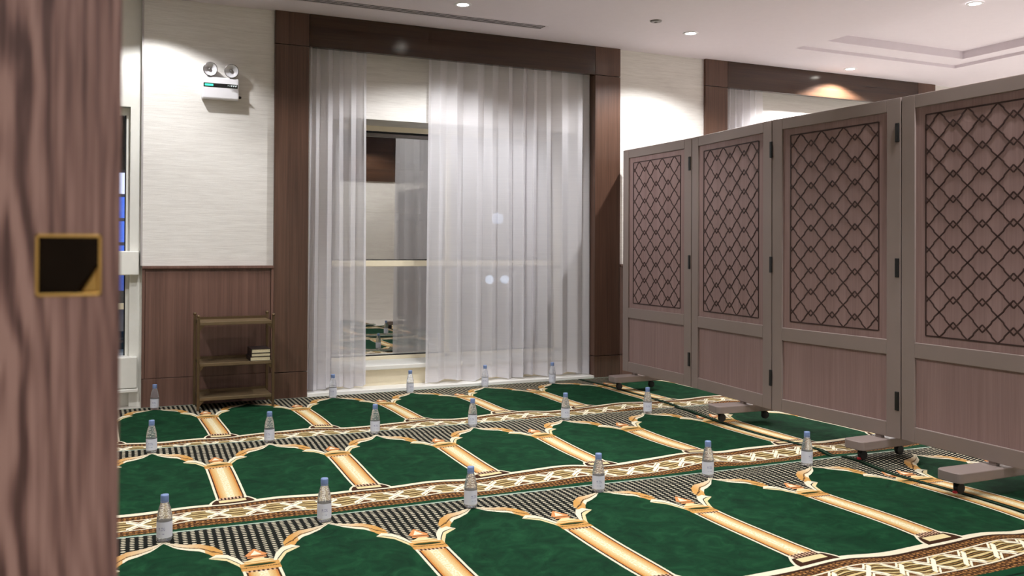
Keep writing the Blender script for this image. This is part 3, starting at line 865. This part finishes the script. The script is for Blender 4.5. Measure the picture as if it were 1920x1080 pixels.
for k, (x, y, wt) in enumerate([(0.3, -7.7, 60), (-0.7, -8.4, 50), (1.2, -8.4, 50)]):  # corridor lamps out of view, added to light the door face
    d = empty('downlight', (x, y, 2.75)); tag(d, 'round recessed downlight added unseen in the corridor to light the door', 'downlight', 'added corridor downlights')
    obj('trim_ring', lathe([(0.040, -0.001), (0.044, -0.006), (0.060, -0.006), (0.064, -0.002), (0.064, 0.0)], 32), WPLAST, d, smooth=True)
    obj('lens', lathe([(0, -0.004), (0.043, -0.004), (0.043, -0.001), (0, -0.001)], 32), LENS, d)
    L = bpy.data.lights.new('lamp', 'SPOT'); L.energy = wt; L.color = LAMPCOL; L.spot_size = math.radians(140); L.spot_blend = 0.5; L.shadow_soft_size = 0.03
    lo = bpy.data.objects.new('lamp', L); COL.objects.link(lo); lo.parent = d; lo.location = (0, 0, -0.012)

ac = empty('linear_air_diffuser', (1.9, -0.40, H)); tag(ac, 'long slotted air diffuser in the ceiling above the window', 'air diffuser')
obj('flange', box(-1.3, 1.305, -0.065, 0.065, -0.004, 0.0), PAINT, ac, 0.001)
for k in (-1, 0, 1):
    obj('slot', box(-1.28, 1.285, k * 0.036 - 0.013, k * 0.036 + 0.013, -0.0055, -0.0035), DARKSLOT, ac)
    obj('blade', box(-1.28, 1.285, k * 0.036 - 0.002, k * 0.036 + 0.002, -0.0075, -0.005), PAINT, ac)
sd = empty('ceiling_detector', (3.895, -0.959, H)); tag(sd, 'small round grey cover plate on the ceiling beside a downlight', 'detector')
obj('plate', lathe([(0, -0.012), (0.030, -0.012), (0.042, -0.009), (0.046, 0.0)], 28), GREYM, sd, smooth=True)
obj('nub', lathe([(0, -0.018), (0.010, -0.017), (0.014, -0.012), (0, -0.011)], 18), GREYM, sd, smooth=True)

# ------------------------------------------------------------------ the door in front
dr = empty('door_1', (-0.47, -5.95, 0)); dr['kind'] = 'structure'; dr['label'] = 'brown oak door leaf close to the camera with square brass pull'
px0, px1, pz0, pz1 = -0.0545, -0.0035, 1.0975, 1.1505
def dc(name, bm, mat, bev=0.0, par=None):
    o = obj(name, bm, mat, par or dr, bev)
    if not par: o.location = (0.47, 5.95, 0)
    return o
bm = bmesh.new()
x0, x1, yf, yb = -0.94, 0.0112, -5.95, -5.905
box(x0, px0, yf, yb, 0.008, 2.34, bm); box(px1, x1, yf, yb, 0.008, 2.34, bm)
box(px0, px1, yf, yb, 0.008, pz0, bm); box(px0, px1, yf, yb, pz1, 2.34, bm); box(px0, px1, yf + 0.02, yb, pz0, pz1, bm)
dc('leaf', bm, DOORM)
bm = bmesh.new(); t_ = 0.0026
for a in ((px0, px0 + t_, pz0, pz1), (px1 - t_, px1, pz0, pz1), (px0, px1, pz0, pz0 + t_), (px0, px1, pz1 - t_, pz1)):
    box(a[0], a[1], yf - 0.0012, yf + 0.018, a[2], a[3], bm)
pull = dc('flush_pull', bm, BRASS, 0.0006)
dc('pull_cup', box(px0 + t_, px1 - t_, yf + 0.0165, yf + 0.0195, pz0 + t_, pz1 - t_), DBRASS)

bm = bmesh.new()
a = [bm.verts.new(q) for q in ((px1 - t_, yf + 0.0165, pz0 + t_), (px1 - t_, yf + 0.0165, pz0 + 0.030), (px1 - 0.021, yf + 0.0165, pz0 + t_))]
c = [bm.verts.new(q) for q in ((px1 - t_, yf + 0.001, pz0 + t_), (px1 - t_, yf + 0.004, pz0 + 0.026), (px1 - 0.016, yf + 0.004, pz0 + t_))]
bm.faces.new(a); bm.faces.new(c[::-1])
for k in range(3): bm.faces.new((a[k], a[(k + 1) % 3], c[(k + 1) % 3], c[k]))
dc('highlight_wedge', bm, BRASS, 0.0015)  # brass wedge added to stand in for the cup's gold highlight

# ------------------------------------------------------------------ outside at night
struct('ground_outside', box(-40, 60, 1.2, 90, -0.6, -0.4), simple('asphalt', (30, 32, 38), 0.8), 'dark street outside the windows')
BLUE = emit('blue lit panel', (60, 120, 250), 1.0); BLUED = emit('dim blue lit panel', (48, 88, 190), 0.8); WARMW = emit('lit window', (235, 232, 255), 1.6)
DARKW = emit('dark window', (18, 20, 34), 0.25)
DARKB = simple('night facade', (38, 42, 58), 0.7)
def building(name, x0, x1, y, z1, label, rows, cols, z0, dz, mats, seed):
    rnd = random.Random(seed)
    b = empty(name, ((x0 + x1) / 2, y, -0.4)); tag(b, label, 'building')
    w = (x1 - x0) / 2
    obj('facade', box(-w, w, 0.1, 5, 0, z1), DARKB, b)
    for i in range(rows):
        for j in range(cols):
            a = -w + (2 * w) * (j + 0.06) / cols; c = -w + (2 * w) * (j + 0.94) / cols
            obj('window', box(a, c, 0.0, 0.1, z0 + i * dz, z0 + i * dz + dz * 0.86), mats[(i if i < len(mats) else rnd.randrange(len(mats)))], b)
building('blue_lit_building', -4, 3.0, 18, 9, 'blue lit building seen through the window beside the door', 6, 9, 0.42, 0.62, [BLUED, BLUE, BLUE, BLUE, WARMW, DARKW], 2)
building('night_building', 8, 26, 34, 11, 'dark building with a few lit windows beyond the curtains', 4, 12, 0.8, 2.4, [DARKW, DARKW, DARKW, DARKW], 9)
sl = empty('street_lamp', (6.9, 9.0, -0.4)); tag(sl, 'street lamp glowing faintly through the wide curtain', 'street lamp')
obj('pole', lathe([(0, 0), (0.06, 0), (0.05, 1.2), (0.04, 2.05), (0, 2.05)], 14), BLACKM, sl)
obj('globe', lathe([(0, 2.0), (0.09, 2.04), (0.12, 2.12), (0.09, 2.2), (0, 2.24)], 18), emit('street lamp globe', (220, 230, 255), 2), sl, smooth=True)
for s in (-0.16, 0.16):
    obj('lower_globe', lathe([(0, 0.85), (0.06, 0.88), (0.09, 0.94), (0.06, 1.0), (0, 1.03)], 18, c=(s, 0, 0)), emit('street lamp small globe', (225, 235, 255), 3.5), sl, smooth=True)
    obj('arm', box(min(0, s), max(0, s), -0.012, 0.012, 0.80, 0.85), BLACKM, sl)
